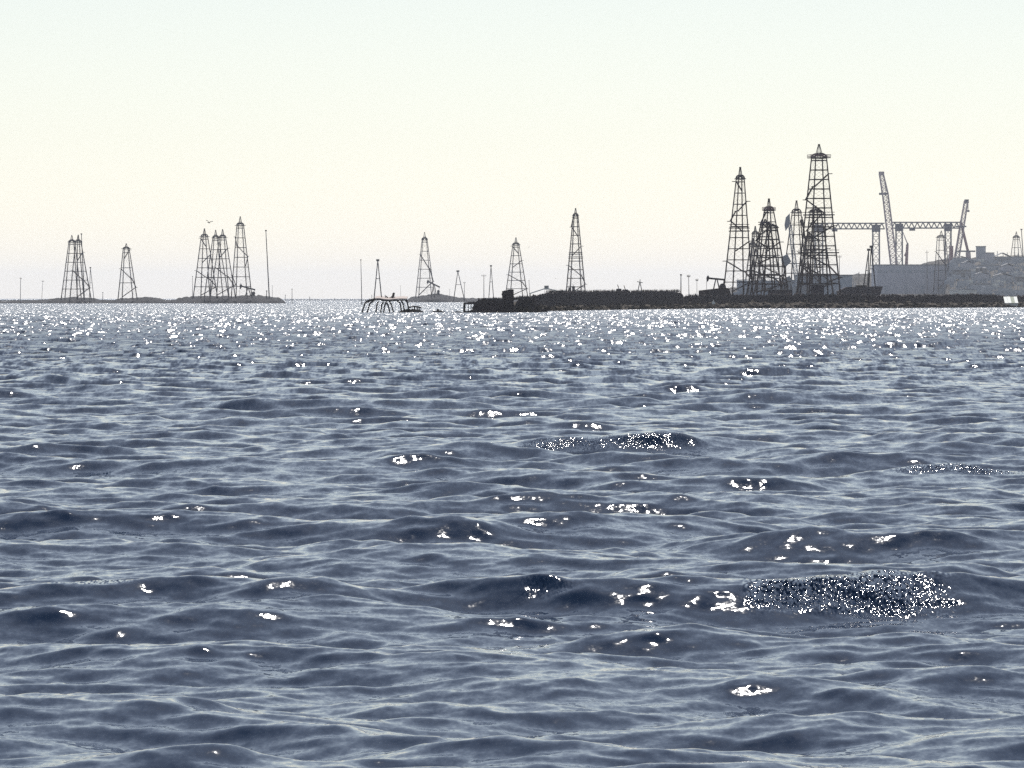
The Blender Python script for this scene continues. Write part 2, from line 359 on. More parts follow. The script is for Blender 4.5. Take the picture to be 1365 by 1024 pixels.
# ------------------------------------------------------------------ derricks
DG = 'steel lattice oil derricks'
def derrick(label, D, base, crown, ybase, ycrown, yspire, levels=7, rot=24, plat=1.25, stairs=0, board=None, bold=1.0, mtl='steel', sdir=1, rail=False, feet=True):
    """base/crown: (left px, right px) of the legs at the ground and at the top"""
    th = R(rot); k = math.cos(th)+math.sin(th)
    xc0 = (base[0]+base[1])/2; xc1 = (crown[0]+crown[1])/2
    w = F/D
    a = (base[1]-base[0])/2/w/k; t = (crown[1]-crown[0])/2/w/k
    z0 = ZW(ybase, D); H = ZW(ycrown, D)-z0; Hs = ZW(yspire, D)-ZW(ycrown, D)
    root = thing('oil_derrick', label, 'oil derrick', (XW(xc0, D), D, z0), th, DG)
    sx = (xc1-xc0)/w; shift = Vector((sx*math.cos(-th), sx*math.sin(-th), 0))
    def corner(i, f):
        s = a+(t-a)*f; c = ((-1, -1), (1, -1), (1, 1), (-1, 1))[i % 4]
        return Vector((c[0]*s, c[1]*s, H*f))+shift*f
    lw = 0.34*bold*D/1700 if D < 2500 else 0.47*bold
    for i in range(4):
        f0 = -1.5/H if feet else 0
        MB().bar(corner(i, f0), corner(i, 1), lw*1.1, lw*0.85).build('leg', mtl, root)
    fs = [0.0]+[(j+1)/(levels+0.25) for j in range(levels)]
    for f in fs[1:]+[1.0]:
        g = MB()
        for i in range(4): g.bar(corner(i, f), corner(i+1, f), lw*0.85)
        g.build('girt', mtl, root)
    br = MB()
    for j in range(len(fs)):
        f0 = fs[j]; f1 = fs[j+1] if j+1 < len(fs) else 1.0
        for i in range(4):
            br.bar(corner(i, f0), corner(i+1, f1), lw*0.16, n=3); br.bar(corner(i+1, f0), corner(i, f1), lw*0.16, n=3)
    b = br.build('bracing', mtl, root); b['kind'] = 'stuff'
    # crown: deck, hooped top and gin pole
    T = max(t*plat, t+0.5); top = corner(0, 1)*0.25+corner(1, 1)*0.25+corner(2, 1)*0.25+corner(3, 1)*0.25
    dk = MB().box(top+Vector((0, 0, 0.12)), (2*T, 2*T, 0.28))
    deck = dk.build('crown_deck', 'crown', root)
    hp = MB(); rr = t*1.12; hh = max(0.8, min(Hs*0.3, 1.8))
    for yy in (-t*0.8, t*0.8):
        pts = [top+Vector((math.cos(u_)*rr, yy, 0.2+hh*math.sin(u_))) for u_ in np.linspace(0, math.pi, 9)]
        hp.path(pts, 0.42*bold*max(1, D/2600), 4)
    for u_ in np.linspace(0.25, math.pi-0.25, 6):
        p = top+Vector((math.cos(u_)*rr, 0, 0.2+hh*math.sin(u_))); hp.bar(p-Vector((0, t*0.8, 0)), p+Vector((0, t*0.8, 0)), 0.3*bold)
    hp.build('crown_hoop', 'crown', root)
    MB().box(top+Vector((0, 0, hh*0.62+0.2)), (t*0.9, t*1.2, hh*0.5)).build('crown_block', 'crown', deck)
    gp = MB(); apex = top+Vector((0, 0, Hs))
    for sx_ in (-1, 1):
        for sy in (-1, 1): gp.bar(top+Vector((sx_*t*0.55, sy*t*0.5, 0.3)), apex+Vector((sx_*0.15, sy*0.15, 0)), lw*0.5)
    gp.bar(top+Vector((-t*0.33, 0, Hs*0.45)), top+Vector((t*0.33, 0, Hs*0.45)), lw*0.45)
    gp.box(apex, (0.6, 0.5, 0.45)); gp.build('gin_pole', mtl, root)
    if rail:
        rl = MB()
        for z_ in (0.65, 1.2):
            for s_ in ((-1, -1, 1, -1), (1, -1, 1, 1), (1, 1, -1, 1), (-1, 1, -1, -1)):
                rl.bar(top+Vector((s_[0]*T, s_[1]*T, z_)), top+Vector((s_[2]*T, s_[3]*T, z_)), 0.13)
        for k_ in range(5):
            q = -T+2*T*k_/4
            for p in ((q, -T), (q, T), (-T, q), (T, q)): rl.bar(top+Vector((p[0], p[1], 0.2)), top+Vector((p[0], p[1], 1.2)), 0.13)
        rl.build('crown_rail', 'red' if rail == 'red' else mtl, deck)
    if stairs:
        for q in range(stairs):
            f0 = 0.02+0.96*q/stairs; f1 = 0.02+0.96*(q+1)/stairs; i = (q*sdir+(0 if sdir > 0 else 1)) % 4
            pa, pb = corner(i, f0), corner((i+sdir) % 4, f1)
            out = Vector((pa.x+pb.x, pa.y+pb.y, 0)).normalized()*0.5
            if i % 2 and q % 3 != 1: continue
            fl = MB().bar(pa+out, pb+out, 0.36*bold*max(1, D/2400)).build('stair_flight', 'stair', root)
            c = corner((i+sdir) % 4, f1); od = Vector((c.x, c.y, 0)).normalized()*0.8
            MB().box(c+od, (1.2, 1.2, 0.25)).build('landing', 'stair', fl)
    for f in (board or ()):
        s = a+(t-a)*f; c = corner(0, f)*0.5+corner(2, f)*0.5
        MB().box(c, (2*s*1.18, 2*s*1.18, 0.35)).box(c+Vector((0, -s*1.18, 0.9)), (2*s*1.18, 0.12, 0.2)).box(c+Vector((0, s*1.18, 0.9)), (2*s*1.18, 0.12, 0.2)).build('working_platform', 'stair', root)
    return root

# left island
derrick('left of the twin derricks standing in one braced frame on far left island', 3100, (81, 109), (91.5, 100), 397.3, 323, 314, 6, 18, 1.5, stairs=0)
derrick('right of the twin derricks on far left island, behind the leaning pole', 3110, (93, 121.5), (100.5, 108), 397.3, 323, 313.5, 6, 32, 1.5, stairs=6)
derrick('solitary slim derrick between the twin derricks and the derrick trio', 3100, (157, 183), (164, 172.5), 397.2, 332, 325, 3, 20, 1.7, stairs=5)
derrick('leftmost derrick of the tight trio on the left island', 3100, (257.5, 290), (268, 277), 395, 316, 305, 6, 28, 1.6, stairs=7)
derrick('middle derrick of the tight trio on the left island', 3115, (272, 305), (283.5, 291.5), 395, 317.5, 307, 6, 20, 1.6, stairs=0)
derrick('rightmost derrick of the tight trio, with zigzag stairs, left island', 3108, (280, 314), (292.5, 301), 395, 317, 306, 6, 22, 1.6, stairs=6)
derrick('tallest derrick of the left island, stairs zigzagging over the pumpjack', 3100, (308, 336), (315.5, 325), 395, 301, 289, 7, 20, 1.6, stairs=7, sdir=-1)
# middle distance
derrick('lone derrick with a pumpjack at its foot, behind the collapsed jetty', 3950, (554, 579.5), (562.5, 569.5), 395, 320, 310, 6, 12, 1.2, stairs=4, bold=1.1)
derrick('hazy derrick rising just right of the square concrete tower', 3300, (673.5, 703.5), (683.5, 692), 396, 327, 317, 6, 16, 1.5, stairs=7)
derrick('tall slender derrick standing alone behind the middle of the sea wall', 2600, (754.5, 780.5), (764, 770.5), 394, 288, 278, 9, 14, 1.15, stairs=8, board=(0.52, 0.47))
# right group
derrick('slender tall derrick beside the pumpjack at the left of the right cluster', 1700, (964.5, 1003), (981.5, 992), 391, 239, 223.5, 10, 22, 1.35, stairs=11, board=(0.58, 0.545))
derrick('pale hazy little derrick half hidden behind the tight right cluster', 2500, (998, 1021), (1003, 1010.5), 391, 312, 302, 6, 20, 1.4, mtl='steel')
derrick('smallest hazy derrick at the left of the tight right cluster', 2550, (992, 1018), (1000, 1007), 391, 326, 318, 5, 30, 1.4)
derrick('highest derrick of the tight cluster, between the two tallest derricks', 1720, (1001, 1051), (1019, 1031), 391, 281, 265.5, 9, 26, 1.45, stairs=8, rail='red')
derrick('dark derrick with broad crown deck at the front of the tight cluster', 1690, (996, 1043), (1014, 1026), 391, 300, 293, 7, 18, 1.5, stairs=9, bold=1.15)
derrick('squat dark derrick at the right side of the tight cluster', 1710, (1006, 1050), (1024.5, 1036), 391, 304, 299, 7, 12, 1.35, stairs=0)
derrick('tall thin-legged derrick left of the biggest one, beside the tilted boom', 1950, (1042, 1083), (1056, 1067.5), 390, 284, 268, 8, 20, 1.35, stairs=0, bold=0.9)
derrick('biggest derrick, with a wide railed crown deck and long zigzag stairs', 1680, (1063, 1119), (1082, 1101.5), 391, 211, 193, 14, 18, 1.55, stairs=10, board=(0.58, 0.30), bold=1.15, rail='red', sdir=1)
derrick('shorter dark derrick standing inside the outline of the biggest one', 1760, (1067, 1110), (1080, 1094.5), 391, 283, 275, 9, 26, 1.4, stairs=9, bold=1.1)
derrick('short derrick at the foot of the biggest one, on its left', 1850, (1064, 1094), (1074, 1083), 391, 318, 312, 6, 30, 1.3, stairs=6)
# shipyard side
derrick('faint derrick in front of the shipyard hall, under the gantry', 3900, (1245, 1267.5), (1249.5, 1260), 387, 317, 308, 5, 14, 1.4, stairs=4)
derrick('faint derrick near the right edge of the picture', 4400, (1344, 1367), (1351, 1358.5), 372, 317, 309, 5, 18, 1.4)

# ------------------------------------------------------------------ pumpjacks
def pumpjack(label, D, xl, xr, ybase, yb_l, yb_r, head=-1):
    """beam from xl to xr (px), horse head at the side `head`"""
    w = F/D; xc = (xl+xr)/2; z0 = ZW(ybase, D); L = (xr-xl)/w
    root = thing('pumpjack', label, 'pumpjack', (XW(xc, D), D, z0), 0, 'pumpjacks')
    K = max(1.0, D/2000)
    zl = ZW(yb_l, D)-z0; zr = ZW(yb_r, D)-z0; zc = (zl+zr)/2
    MB().box((0, 0, 0.25), (L*0.95, 2.0, 0.6)).build('skid', 'stair', root)
    for s in (-1, 1):
        for t in (-1, 1): MB().bar((s*L*0.17, t*0.9, 0.4), (s*0.25, t*0.35, zc-0.2), 0.34*K).build('post_leg', 'stair', root)
    MB().bar((-L*0.44, 0, zl), (L*0.46, 0, zr), 0.62*K).build('walking_beam', 'crown', root)
    hx = head*L*0.47; hz = zl if head < 0 else zr; hs = L*0.13
    MB().prism([(hx-head*hs*0.6, hz+hs*0.5), (hx, hz+hs*1.3), (hx+head*hs*0.55, hz+hs*0.6), (hx+head*hs*0.7, hz-hs*0.2), (hx+head*hs*0.35, hz-hs*1.6), (hx-head*hs*0.1, hz-hs*1.2), (hx-head*hs*0.5, hz-hs*0.4)], 0.6).build('horse_head', 'crown', root)
    MB().bar((hx+head*hs*0.6, 0, hz-hs), (hx+head*hs*0.6, 0, 0.1), 0.12).build('polished_rod', 'stair', root)
    tx = -head*L*0.42; tz = zr if head < 0 else zl
    for t in (-0.7, 0.7): MB().bar((tx, t, tz), (tx*0.9, t, zc*0.38), 0.22).build('pitman_arm', 'stair', root)
    cw = MB(); cx_, cz_ = tx*0.82, zc*0.36
    cw.prism([(cx_+math.cos(u)*1.15, cz_+math.sin(u)*1.15) for u in np.linspace(0, 6.0, 10)], 1.7); cw.build('counterweight', 'crown', root)
    MB().box((tx*0.8, 0, zc*0.16+0.3), (L*0.2, 1.4, zc*0.3)).build('gearbox', 'stair', root)
    return root
pumpjack('pumpjack with drooping tail on the left island, at the tallest derrick', 3090, 320.5, 341, 395, 381.5, 386.5, -1)
pumpjack('pumpjack tilted steeply beside the lone middle-distance derrick', 3940, 570, 587, 393.5, 375.5, 383, -1)
pumpjack('level pumpjack beside the slender tall derrick on the right shore', 1650, 943, 967, 388, 371, 373, -1)

# ------------------------------------------------------------------ poles and masts
def pole(label, D, px, y0, y1, w=0.3, lean=0.0, arm=0.0, name='utility_pole', cat='pole', group='thin poles on the water and shore'):
    root = thing(name, label, cat, (XW(px, D), D, ZW(y0, D)-0.8), 0, group); h = ZW(y1, D)-ZW(y0, D)+0.8; lx = lean*D/F
    MB().bar((0, 0, 0), (lx, 0, h), w, w*0.6, 6).build('shaft', 'pole', root)
    if arm:
        a = arm*D/F/2
        ca = MB().box((lx, 0, h*0.95), (2*a, 0.15, 0.2)).build('crossarm', 'pole', root)
        for s in (-0.9, 0, 0.9): MB().bar((lx+s*a, 0, h*0.95), (lx+s*a, 0, h*0.95+0.6), 0.22, n=5).build('insulator', 'pole', ca)
    else:
        MB().box((lx, 0, h), (w*1.4, w*1.4, w*0.9)).build('cap', 'pole', root)
    return root
def aframe(label, D, xl, xr, xt, y0, y1, w=0.4, arm=0):
    root = thing('a_frame_mast', label, 'mast', (XW(xt, D), D, ZW(y0, D)-0.8), 0, 'two-legged masts'); h = ZW(y1, D)-ZW(y0, D)+0.8
    for x in (xl, xr): MB().bar(((x-xt)*D/F, 0, 0), (0, 0, h), w, w*0.75, 6).build('leg', 'pole', root)
    MB().bar(((xl-xt)*D/F*0.45, 0, h*0.55), ((xr-xt)*D/F*0.45, 0, h*0.55), w*0.5).build('crossbar', 'pole', root)
    MB().box((0, 0, h), (max(w*2.4, arm*D/F), w, w*1.6)).build('head', 'pole', root)
    return root
pole('leftmost power pole standing in the water near the left edge', 3050, 27, 403.5, 370, 0.45, 0.6, 2.5)
pole('faint power pole between the leftmost pole and the twin derricks', 3400, 55.5, 400.5, 374, 0.35, 1.6, 2.5)
pole('tall dark pole leaning across the twin derricks on the left', 3080, 112.5, 398, 312, 0.75, -4)
pole('short stub pole just right of the twin derricks', 3100, 137, 400.5, 390, 0.5)
pole('short pole at the left foot of the derrick trio', 3080, 256.5, 395.5, 368.5, 0.4, 0.2)
pole('tallest single pole, leaning slightly, at the right end of left island', 3080, 359, 397, 307.5, 0.85, -4.6)
pole('short post left of the tallest leaning pole', 3080, 355.5, 397, 388, 0.7)
pole('thin short pole just right of the tallest leaning pole', 3120, 363, 397.5, 381, 0.3)
pole('pole in open water right of the left island', 2900, 389.3, 403, 385.5, 0.45)
pole('slim tall pole in the water left of the collapsed jetty', 2600, 482.3, 404, 346.5, 0.5, -1.3)
pole('faint thin pole between the collapsed jetty and the lone derrick', 3900, 534.5, 399, 381, 0.3, -1)
pole('faint thin pole right of the lone derrick island mound', 3900, 599.5, 398, 386, 0.35)
pole('power pole beside the small two-legged mast, left of the pier', 3000, 619, 400, 376, 0.45, 0, 3)
pole('power pole with crossarm rising above the dark pier', 2500, 645, 402, 366, 0.45, 0, 6)
pole('thin pole right of the hazy derrick by the square tower', 3300, 706, 398, 374, 0.45, -0.8)
pole('thick short pole, leftmost of three near the right pumpjack', 1560, 907.7, 395, 366.5, 0.45)
pole('middle of the three poles near the right pumpjack, with crossarm', 1560, 918.5, 395, 367.5, 0.28, -0.6, 4)
pole('thinnest, rightmost of the three poles near the right pumpjack', 1700, 929, 395, 373, 0.2, 0, 3)
pole('lamp pole just right of the biggest derrick', 2200, 1119, 391, 340, 0.35, 0, 4.5)
pole('short pole between the grey shed and the leaning masts', 2600, 1145, 391, 363, 0.3)
pole('beacon pole on the shipyard hall roofline, with wide head', 4050, 1236, 392, 334, 0.7, -0.4, 4.5)
pole('leaning dark pole at the very right edge', 4400, 1366, 372, 306, 1.2, -4.5)
aframe('thin two-legged mast beside the twin derricks', 3100, 119, 125.5, 120.5, 400, 357, 0.45)
aframe('tall two-legged mast above the collapsed jetty', 3000, 498.3, 509, 503.6, 400, 347, 0.8, 3)
aframe('two-legged mast left of the dark pier', 3200, 604.5, 619.5, 610.3, 400, 361.5, 0.65, 4)
aframe('narrow two-legged mast above the dark pier', 2700, 651.3, 658.3, 654.5, 400, 354.5, 0.5, 2.5)
aframe('left leaning two-legged mast on the moored barge', 1950, 1149.5, 1156.5, 1158, 392, 333, 0.55, 0)
aframe('right stout two-legged mast on the moored barge', 1950, 1157, 1168, 1161.5, 392, 329, 0.6, 2)

# far trestle on the horizon, one long low jetty
root = thing('trestle_jetty', 'long faint trestle jetty lying along the horizon behind the collapsed jetty', 'jetty', (XW(380, 5200), 5200, 0))
MB().box((XW(650, 5200)-XW(375, 5200), 0, 1.5), (2*(XW(650, 5200)-XW(375, 5200)), 4, 0.7)).build('deck', 'island', root)
for k in range(46):
    x = k*5.1*2.6 - 0
    MB().bar((x, random.uniform(-1.5, 1.5), -1), (x+random.uniform(-.4, .4), 0, random.choice((1.4, 1.4, 1.4, 3.5, 5, 7))), random.uniform(0.35, 0.6)).build('pile', 'pole', root)
root = thing('trestle_jetty', 'faint low jetty with posts at the left edge of the horizon', 'jetty', (XW(-20, 4200), 4200, 0))
MB().box((45, 0, 1.4), (110, 4, 0.6)).build('deck', 'island', root)
for k in range(18): MB().bar((-8+k*6.2, 0, -1), (-8+k*6.2, 0, random.choice((1.3, 1.3, 2.6, 3.5, 4.2))), 0.4).build('pile', 'pole', root)

# ------------------------------------------------------------------ collapsed jetty
D = 1115; w = D/F
root = thing('collapsed_jetty', 'collapsed timber jetty with sagging deck on bent dark legs', 'jetty', (XW(516, D), D, 0))
def jp(px, py, dy=0): p = P(px, py, D); return (p.x-XW(516, D), dy, p.z)
for (xt, yt, xm, ym, xb, dy) in [(494, 400.5, 487, 404, 482.5, -3), (499, 400.5, 493, 404.5, 488.5, 1), (505, 402, 503, 405.5, 501, -2), (511, 402, 508.5, 406, 506.5, 3), (515, 403, 513, 408, 511.5, -2.5), (514, 402, 517.5, 408, 520, 2), (519, 401.5, 522, 406, 525.5, -2), (529, 401, 533, 404, 535.5, 2.5), (535, 401, 537.5, 404.5, 540.5, -2), (540, 400, 543, 403, 546, 1)]:
    MB().path([jp(xt, yt, dy), jp(xm, ym, dy), jp(xb, 419.5, dy*1.2)], 0.36, 6).build('leg', 'wood', root)
deck_pts = [(489, 403), (494, 401), (500, 399.8), (506, 399.5), (512, 400.6), (519, 401.2), (526, 400.6), (534, 400), (543, 400.2)]
for k, (a, b) in enumerate(zip(deck_pts[:-1], deck_pts[1:])):
    pa, pb = Vector(jp(*a)), Vector(jp(*b)); mb = MB()
    for dy in (-3, -1, 1, 3): mb.bar(pa+Vector((0, dy, 0)), pb+Vector((0, dy, 0)), 0.3)
    mb.build('deck_beam', 'wood', root)
    i = MB(); i.v = [tuple(p+Vector((0, dy, z))) for p in (pa, pb) for dy in (-3.2, 3.2) for z in (0.18+max(0, dy)*0.12*(k > 1), 0.36+max(0, dy)*0.16*(k > 1))]
    i.f = [(0, 1, 3, 2), (4, 6, 7, 5), (0, 4, 5, 1), (2, 3, 7, 6), (1, 5, 7, 3), (0, 2, 6, 4)]
    i.build('deck_plank', 'wood' if k < 2 else 'pale', root)  # dark on the first two spans, pale on the rest
MB().path([jp(517.5, 398.5), jp(521, 396.5), jp(523, 394.5), jp(523.6, 391)], 0.22, 6).build('bent_pipe', 'pale', root)
MB().path([jp(522, 399), jp(524.2, 396), jp(525.2, 390.2)], 0.5, 6).build('broken_post', 'wood', root)
for (x, y, x2, y2, t) in [(487.5, 399.5, 487.7, 402, .3), (492.5, 398.5, 493, 401, .3), (499, 397.5, 500, 400, .35), (503, 398.2, 504.3, 400, .3), (508.5, 395, 509.5, 400, .4), (513.5, 393.5, 514, 399.5, .3), (515, 395, 518, 399, .45), (526, 396, 528, 399.5, .3), (510, 397.8, 528, 399.3, .6)]:
    MB().bar(jp(x, y), jp(x2, y2, 0.6), t*0.6, n=5).build('loose_timber', 'wood', root)
# low wreckage between jetty and pier
D = 1118
root = thing('sunken_wreckage', 'low dark wreckage awash between the collapsed jetty and the pier', 'wreckage', (XW(560, D), D, 0))
def hull(px0, px1, yt, seed, dw=3.0, yb=417.5):
    n = 16; px = np.linspace(px0, px1, n); nz = fbm1(px*0.5, seed)*0.22; mb = MB()
    for q in range(n):
        e = math.sin(math.pi*(q+0.4)/(n-0.2))**0.5; x = XW(px[q], D)-XW(560, D); z = (ZW(yt, D))*e+nz[q]*e
        mb.v += [(x, -dw, -0.8), (x, -dw*0.5, max(z, 0.05)), (x, dw*0.5, max(z*0.9, 0.05)), (x, dw, -0.8)]
    for q in range(n-1):
        for k in range(3): mb.f.append((q*4+k, (q+1)*4+k, (q+1)*4+k+1, q*4+k+1))
    return mb.build('hull_remnant', 'wood', root)
hull(531, 566, 412.5, 4); hull(574, 593, 413.6, 5); hull(588, 622, 415.2, 6, 1.5)
def wp(px, py, dy=0): return (XW(px, D)-XW(560, D), dy, ZW(py, D))
MB().path([wp(545, 410), wp(551, 408.6), wp(556, 408.9), wp(562, 410.5)], 0.35, 5).build('rib', 'wood', root)
for x in (552.5, 556, 558.5): MB().bar(wp(x, 408.5), wp(x+0.6, 416), 0.3, n=5).build('post', 'wood', root)
MB().bar(wp(583.5, 412.2), wp(584.5, 416), 0.6, n=5).build('post', 'wood', root)

# ------------------------------------------------------------------ dark pier with square tower
D = 1125
root = thing('ruined_pier', 'dark ruined pier with an open end frame at its left tip', 'pier', (XW(650, D), D, 0))
def pp(px, py, dy=0): return (XW(px, D)-XW(650, D), dy, ZW(py, D))
def pbox(px0, px1, y0, y1, dy, thick, name, m, rough=0.12, seed=1):
    n = max(6, int((px1-px0)*1.2)); px = np.linspace(px0, px1, n); nz = fbm1(px*0.5, seed)*rough; mb = MB()
    yt = np.interp(px, np.linspace(px0, px1, len(y0)), y0)
    for q in range(n):
        x, _, z = pp(px[q], yt[q]); z += nz[q]; zb = pp(px[q], y1)[2]
        mb.v += [(x, dy-thick/2, zb), (x, dy-thick/2+nz[q], z), (x, dy+thick/2, z-0.1), (x, dy+thick/2, zb)]
    for q in range(n-1):
        for k in range(3): mb.f.append((q*4+k, (q+1)*4+k, (q+1)*4+k+1, q*4+k+1))
    mb.f.append((0, 1, 2, 3)); mb.f.append(tuple((n-1)*4+k for k in (3, 2, 1, 0)))
    return mb.build(name, m, root)
pbox(631.5, 672, (402.5, 401.2, 400.8, 400.6, 401, 401.6), 420, 0, 8, 'pier_body', 'conc', 0.16, 2)
pbox(618, 633, (403.4, 402.6), 405.6, 0, 7, 'end_deck', 'conc', 0.06, 3)
for (x, dy, t) in ((619, -3, 0.6), (619.4, 3, 0.5), (624.5, -3, 0.22), (628, 2, 0.22)): MB().bar(pp(x, 404.5, dy), pp(x-0.2, 419.5, dy), t*0.85, n=6).build('pile', 'wood', root)
MB().bar(pp(618, 416.4, -3), pp(633, 414.8, -2), 0.45, n=5).build('tie_beam', 'wood', root)
MB().bar(pp(638, 402, 0), pp(638, 397.5, 0), 0.35, n=5).build('bollard', 'wood', root)
MB().box(pp(645.5, 400, 0), (1.0, 1.0, 0.9)).build('bollard', 'wood', root)
for (x0, x1, y0) in ((647, 653, 399.9), (655, 661, 399.6)): pbox(x0, x1, (y0, y0+0.5), 402, 1, 3, 'coping_block', 'conc', 0.06, 7)
root = thing('concrete_tower', 'square dark concrete tower block with notched top, at the end of the sea wall', 'tower', (XW(650, D), D, 0))
pbox(669.3, 684.8, (388.2, 387.8, 387.4, 386.4, 386.2, 386.6), 418, 2, 6, 'tower_body', 'conc', 0.07, 11)
pbox(668.6, 672, (391.2, 391.6), 394, 2, 6.8, 'ledge', 'conc', 0.03, 12)
pbox(676, 684, (385.9, 385.7), 387.5, 2, 4.5, 'cap', 'conc', 0.05, 13)
D = 1150
root = thing('fallen_block', 'heap of fallen dark concrete blocks between the square tower and the sea wall', 'rubble', (XW(650, D), D, 0))
pbox(685.5, 700, (408, 402, 399.5, 399, 398.8), 419, 0, 7, 'block', 'conc', 0.15, 21)
pbox(699, 713, (398.6, 398, 396.5), 419, 3, 7, 'block', 'conc', 0.15, 22)
pbox(640, 664, (415, 411.5, 411, 413), 419, -7, 4, 'block', 'rock', 0.2, 23)
pbox(702, 722, (408.5, 411, 413, 415.5), 419, -5, 1.5, 'slab', 'rock', 0.1, 24)
for k in range(14):
    x = random.uniform(687, 730); MB().box(pp(x, random.uniform(410, 414), random.uniform(-6, -3)), (random.uniform(.5, 1.6), 1.2, random.uniform(.4, .9)), random.random()).build('block', random.choice(('rock', 'conc')), root)

# slight pitched pipe frame behind the wall
D = 2000
root = thing('pipe_frame', 'pale low pitched pipe frame behind the left end of the sea wall', 'frame', (XW(728, D), D, ZW(394, D)))
def fp(px, py, dy=0): return ((px-728)*D/F, dy, ZW(py, D)-ZW(394, D))
for dy in (-3, 3):
    MB().bar(fp(706, 391.5, dy), fp(728, 384.3, dy), 0.4).build('rafter', 'white', root)
    MB().bar(fp(728, 384.3, dy), fp(748, 389.5, dy), 0.4).build('rafter', 'white', root)
MB().box(fp(728.5, 383.5), (1.8, 4, 1.6)).build('ridge_box', 'tank', root)
for x in (707, 747): MB().bar(fp(x, 395), fp(x, 390.5), 0.3).build('post', 'pole', root)
# small gear along the wall top
def gear(label, px, y0, y1, D, kind):
    root = thing('winch_frame', label, 'machinery', (XW(px, D), D, ZW(y0, D)-1.5)); h = ZW(y1, D)-ZW(y0, D)+1.5
    if kind == 0:
        for s in (-1, 1): MB().bar((s*1.0, 0, 0), (0, 0, h), 0.25).build('leg', 'pole', root)
        MB().bar((-0.9, 0, h), (0.9, 0, h*0.92), 0.22).build('head_bar', 'pole', root); MB().bar((0, 0, h), (0.1, 0, h+0.8), 0.2).build('spike', 'pole', root)
    else:
        MB().box((0, 0, h*0.5), (1.5, 1.2, h)).build('housing', 'crown', root); MB().bar((0, 0, h), (-0.4, 0, h+1.2), 0.2).build('exhaust', 'pole', root)
gear('small housing with exhaust behind the sea wall at the slender derrick', 759.5, 390, 383.5, 2600, 1)
gear('boxy winch housing at the foot of the slender derrick', 764.5, 390, 381.5, 2590, 1)
gear('small dark housing on the sea wall right of the slender derrick', 825, 389, 385, 1450, 1)
gear('tiny housing with tilted exhaust on the sea wall crest', 833.5, 389, 386, 1450, 1)
gear('small tripod winch on the sea wall between pole group and slender derrick', 853, 389, 375.5, 1600, 0)

# low hut slab under the right pumpjack, barge and sheds
def slab(name, label, cat, D, poly, thick, m, extra=None):
    root = thing(name, label, cat, (XW(poly[0][0], D), D, 0))
    MB().prism([((x-poly[0][0])*D/F, ZW(y, D)) for x, y in poly], thick).build('hull' if cat == 'barge' else 'wall', m, root)
    return root
r_ = slab('sloping_bunker', 'low sloping dark bunker under the level pumpjack', 'bunker', 1640, [(932, 396), (932, 387.4), (952, 385), (966, 383.5), (971, 384.5), (975, 396)], 9, 'conc')
MB().box(((951-932)*1640/F, -4.7, ZW(389.5, 1640)), (5, 0.3, 0.4)).build('ledge', 'crown', r_)
r_ = slab('moored_barge', 'dark blue-grey barge right of the biggest derrick, under the masts', 'barge', 1940, [(1117, 394), (1116, 388), (1124, 384.5), (1128, 382.6), (1160, 382.6), (1162, 381.8), (1175.5, 382), (1172, 394)], 10, 'crown')
MB().box(((1148-1117)*1940/F, 0, ZW(381.6, 1940)), (4, 6, 0.7)).build('hatch', 'wood', r_)
for x in (1120, 1135, 1150, 1172): MB().bar(((x-1117)*1940/F, -4, ZW(383, 1940)), ((x-1117)*1940/F, -4, ZW(380, 1940)), 0.2).build('rail_post', 'pole', r_)

# white hut on the right shore, small white hull
D = shoreD(1348)+3
root = thing('white_hut', 'small white hut on the shore at the right edge, slope added to catch the sun', 'shed', (XW(1348.5, D), D, ZW(405.5, D)))
ww, hh = 17.0*D/F, ZW(395.8, D)-ZW(405.5, D); dp = 5.2
mb = MB(); mb.v = [(x, y, z) for x in (-ww/2, ww/2) for (y, z) in ((0, -0.6), (0, 0.35), (dp, hh-0.12), (dp, -0.6))]
mb.f = [(0, 1, 2, 3), (7, 6, 5, 4), (0, 4, 5, 1), (3, 2, 6, 7), (0, 3, 7, 4), (1, 5, 6, 2)]; mb.build('wall', 'white', root)
for k in range(4):  # slope invented for the hut so its white sheets face up into the sun
    x0 = -ww/2-0.15+(ww+0.3)*k/4; x1 = x0+(ww+0.3)/4-0.04; t = 0.08
    mb = MB(); mb.v = [(x, y, z+dz) for x in (x0, x1) for (y, z) in ((-0.2, 0.32+0.03*(k % 2)), (dp+0.1, hh-0.02+0.04*(k % 2))) for dz in (0, t)]
    mb.f = [(0, 1, 3, 2), (4, 6, 7, 5), (0, 4, 5, 1), (2, 3, 7, 6), (1, 5, 7, 3), (0, 2, 6, 4)]
    mb.build('sun_slope_sheet', 'dirty' if k == 2 else 'whiteb', root)
D = shoreD(951)+4
root = thing('white_buoy', 'tiny white buoy lying on the rubble below the right pumpjack', 'buoy', (XW(951, D), D, ZW(406, D)))
mb = MB(); mb.prism([(math.cos(u)*0.55, 0.5+math.sin(u)*0.5) for u in np.linspace(0, 5.7, 10)], 0.9); mb.build('float', 'whiteb', root)
MB().bar((0, 0, 0.8), (0.05, 0, 1.5), 0.35, 0.15).build('mast', 'whiteb', root)

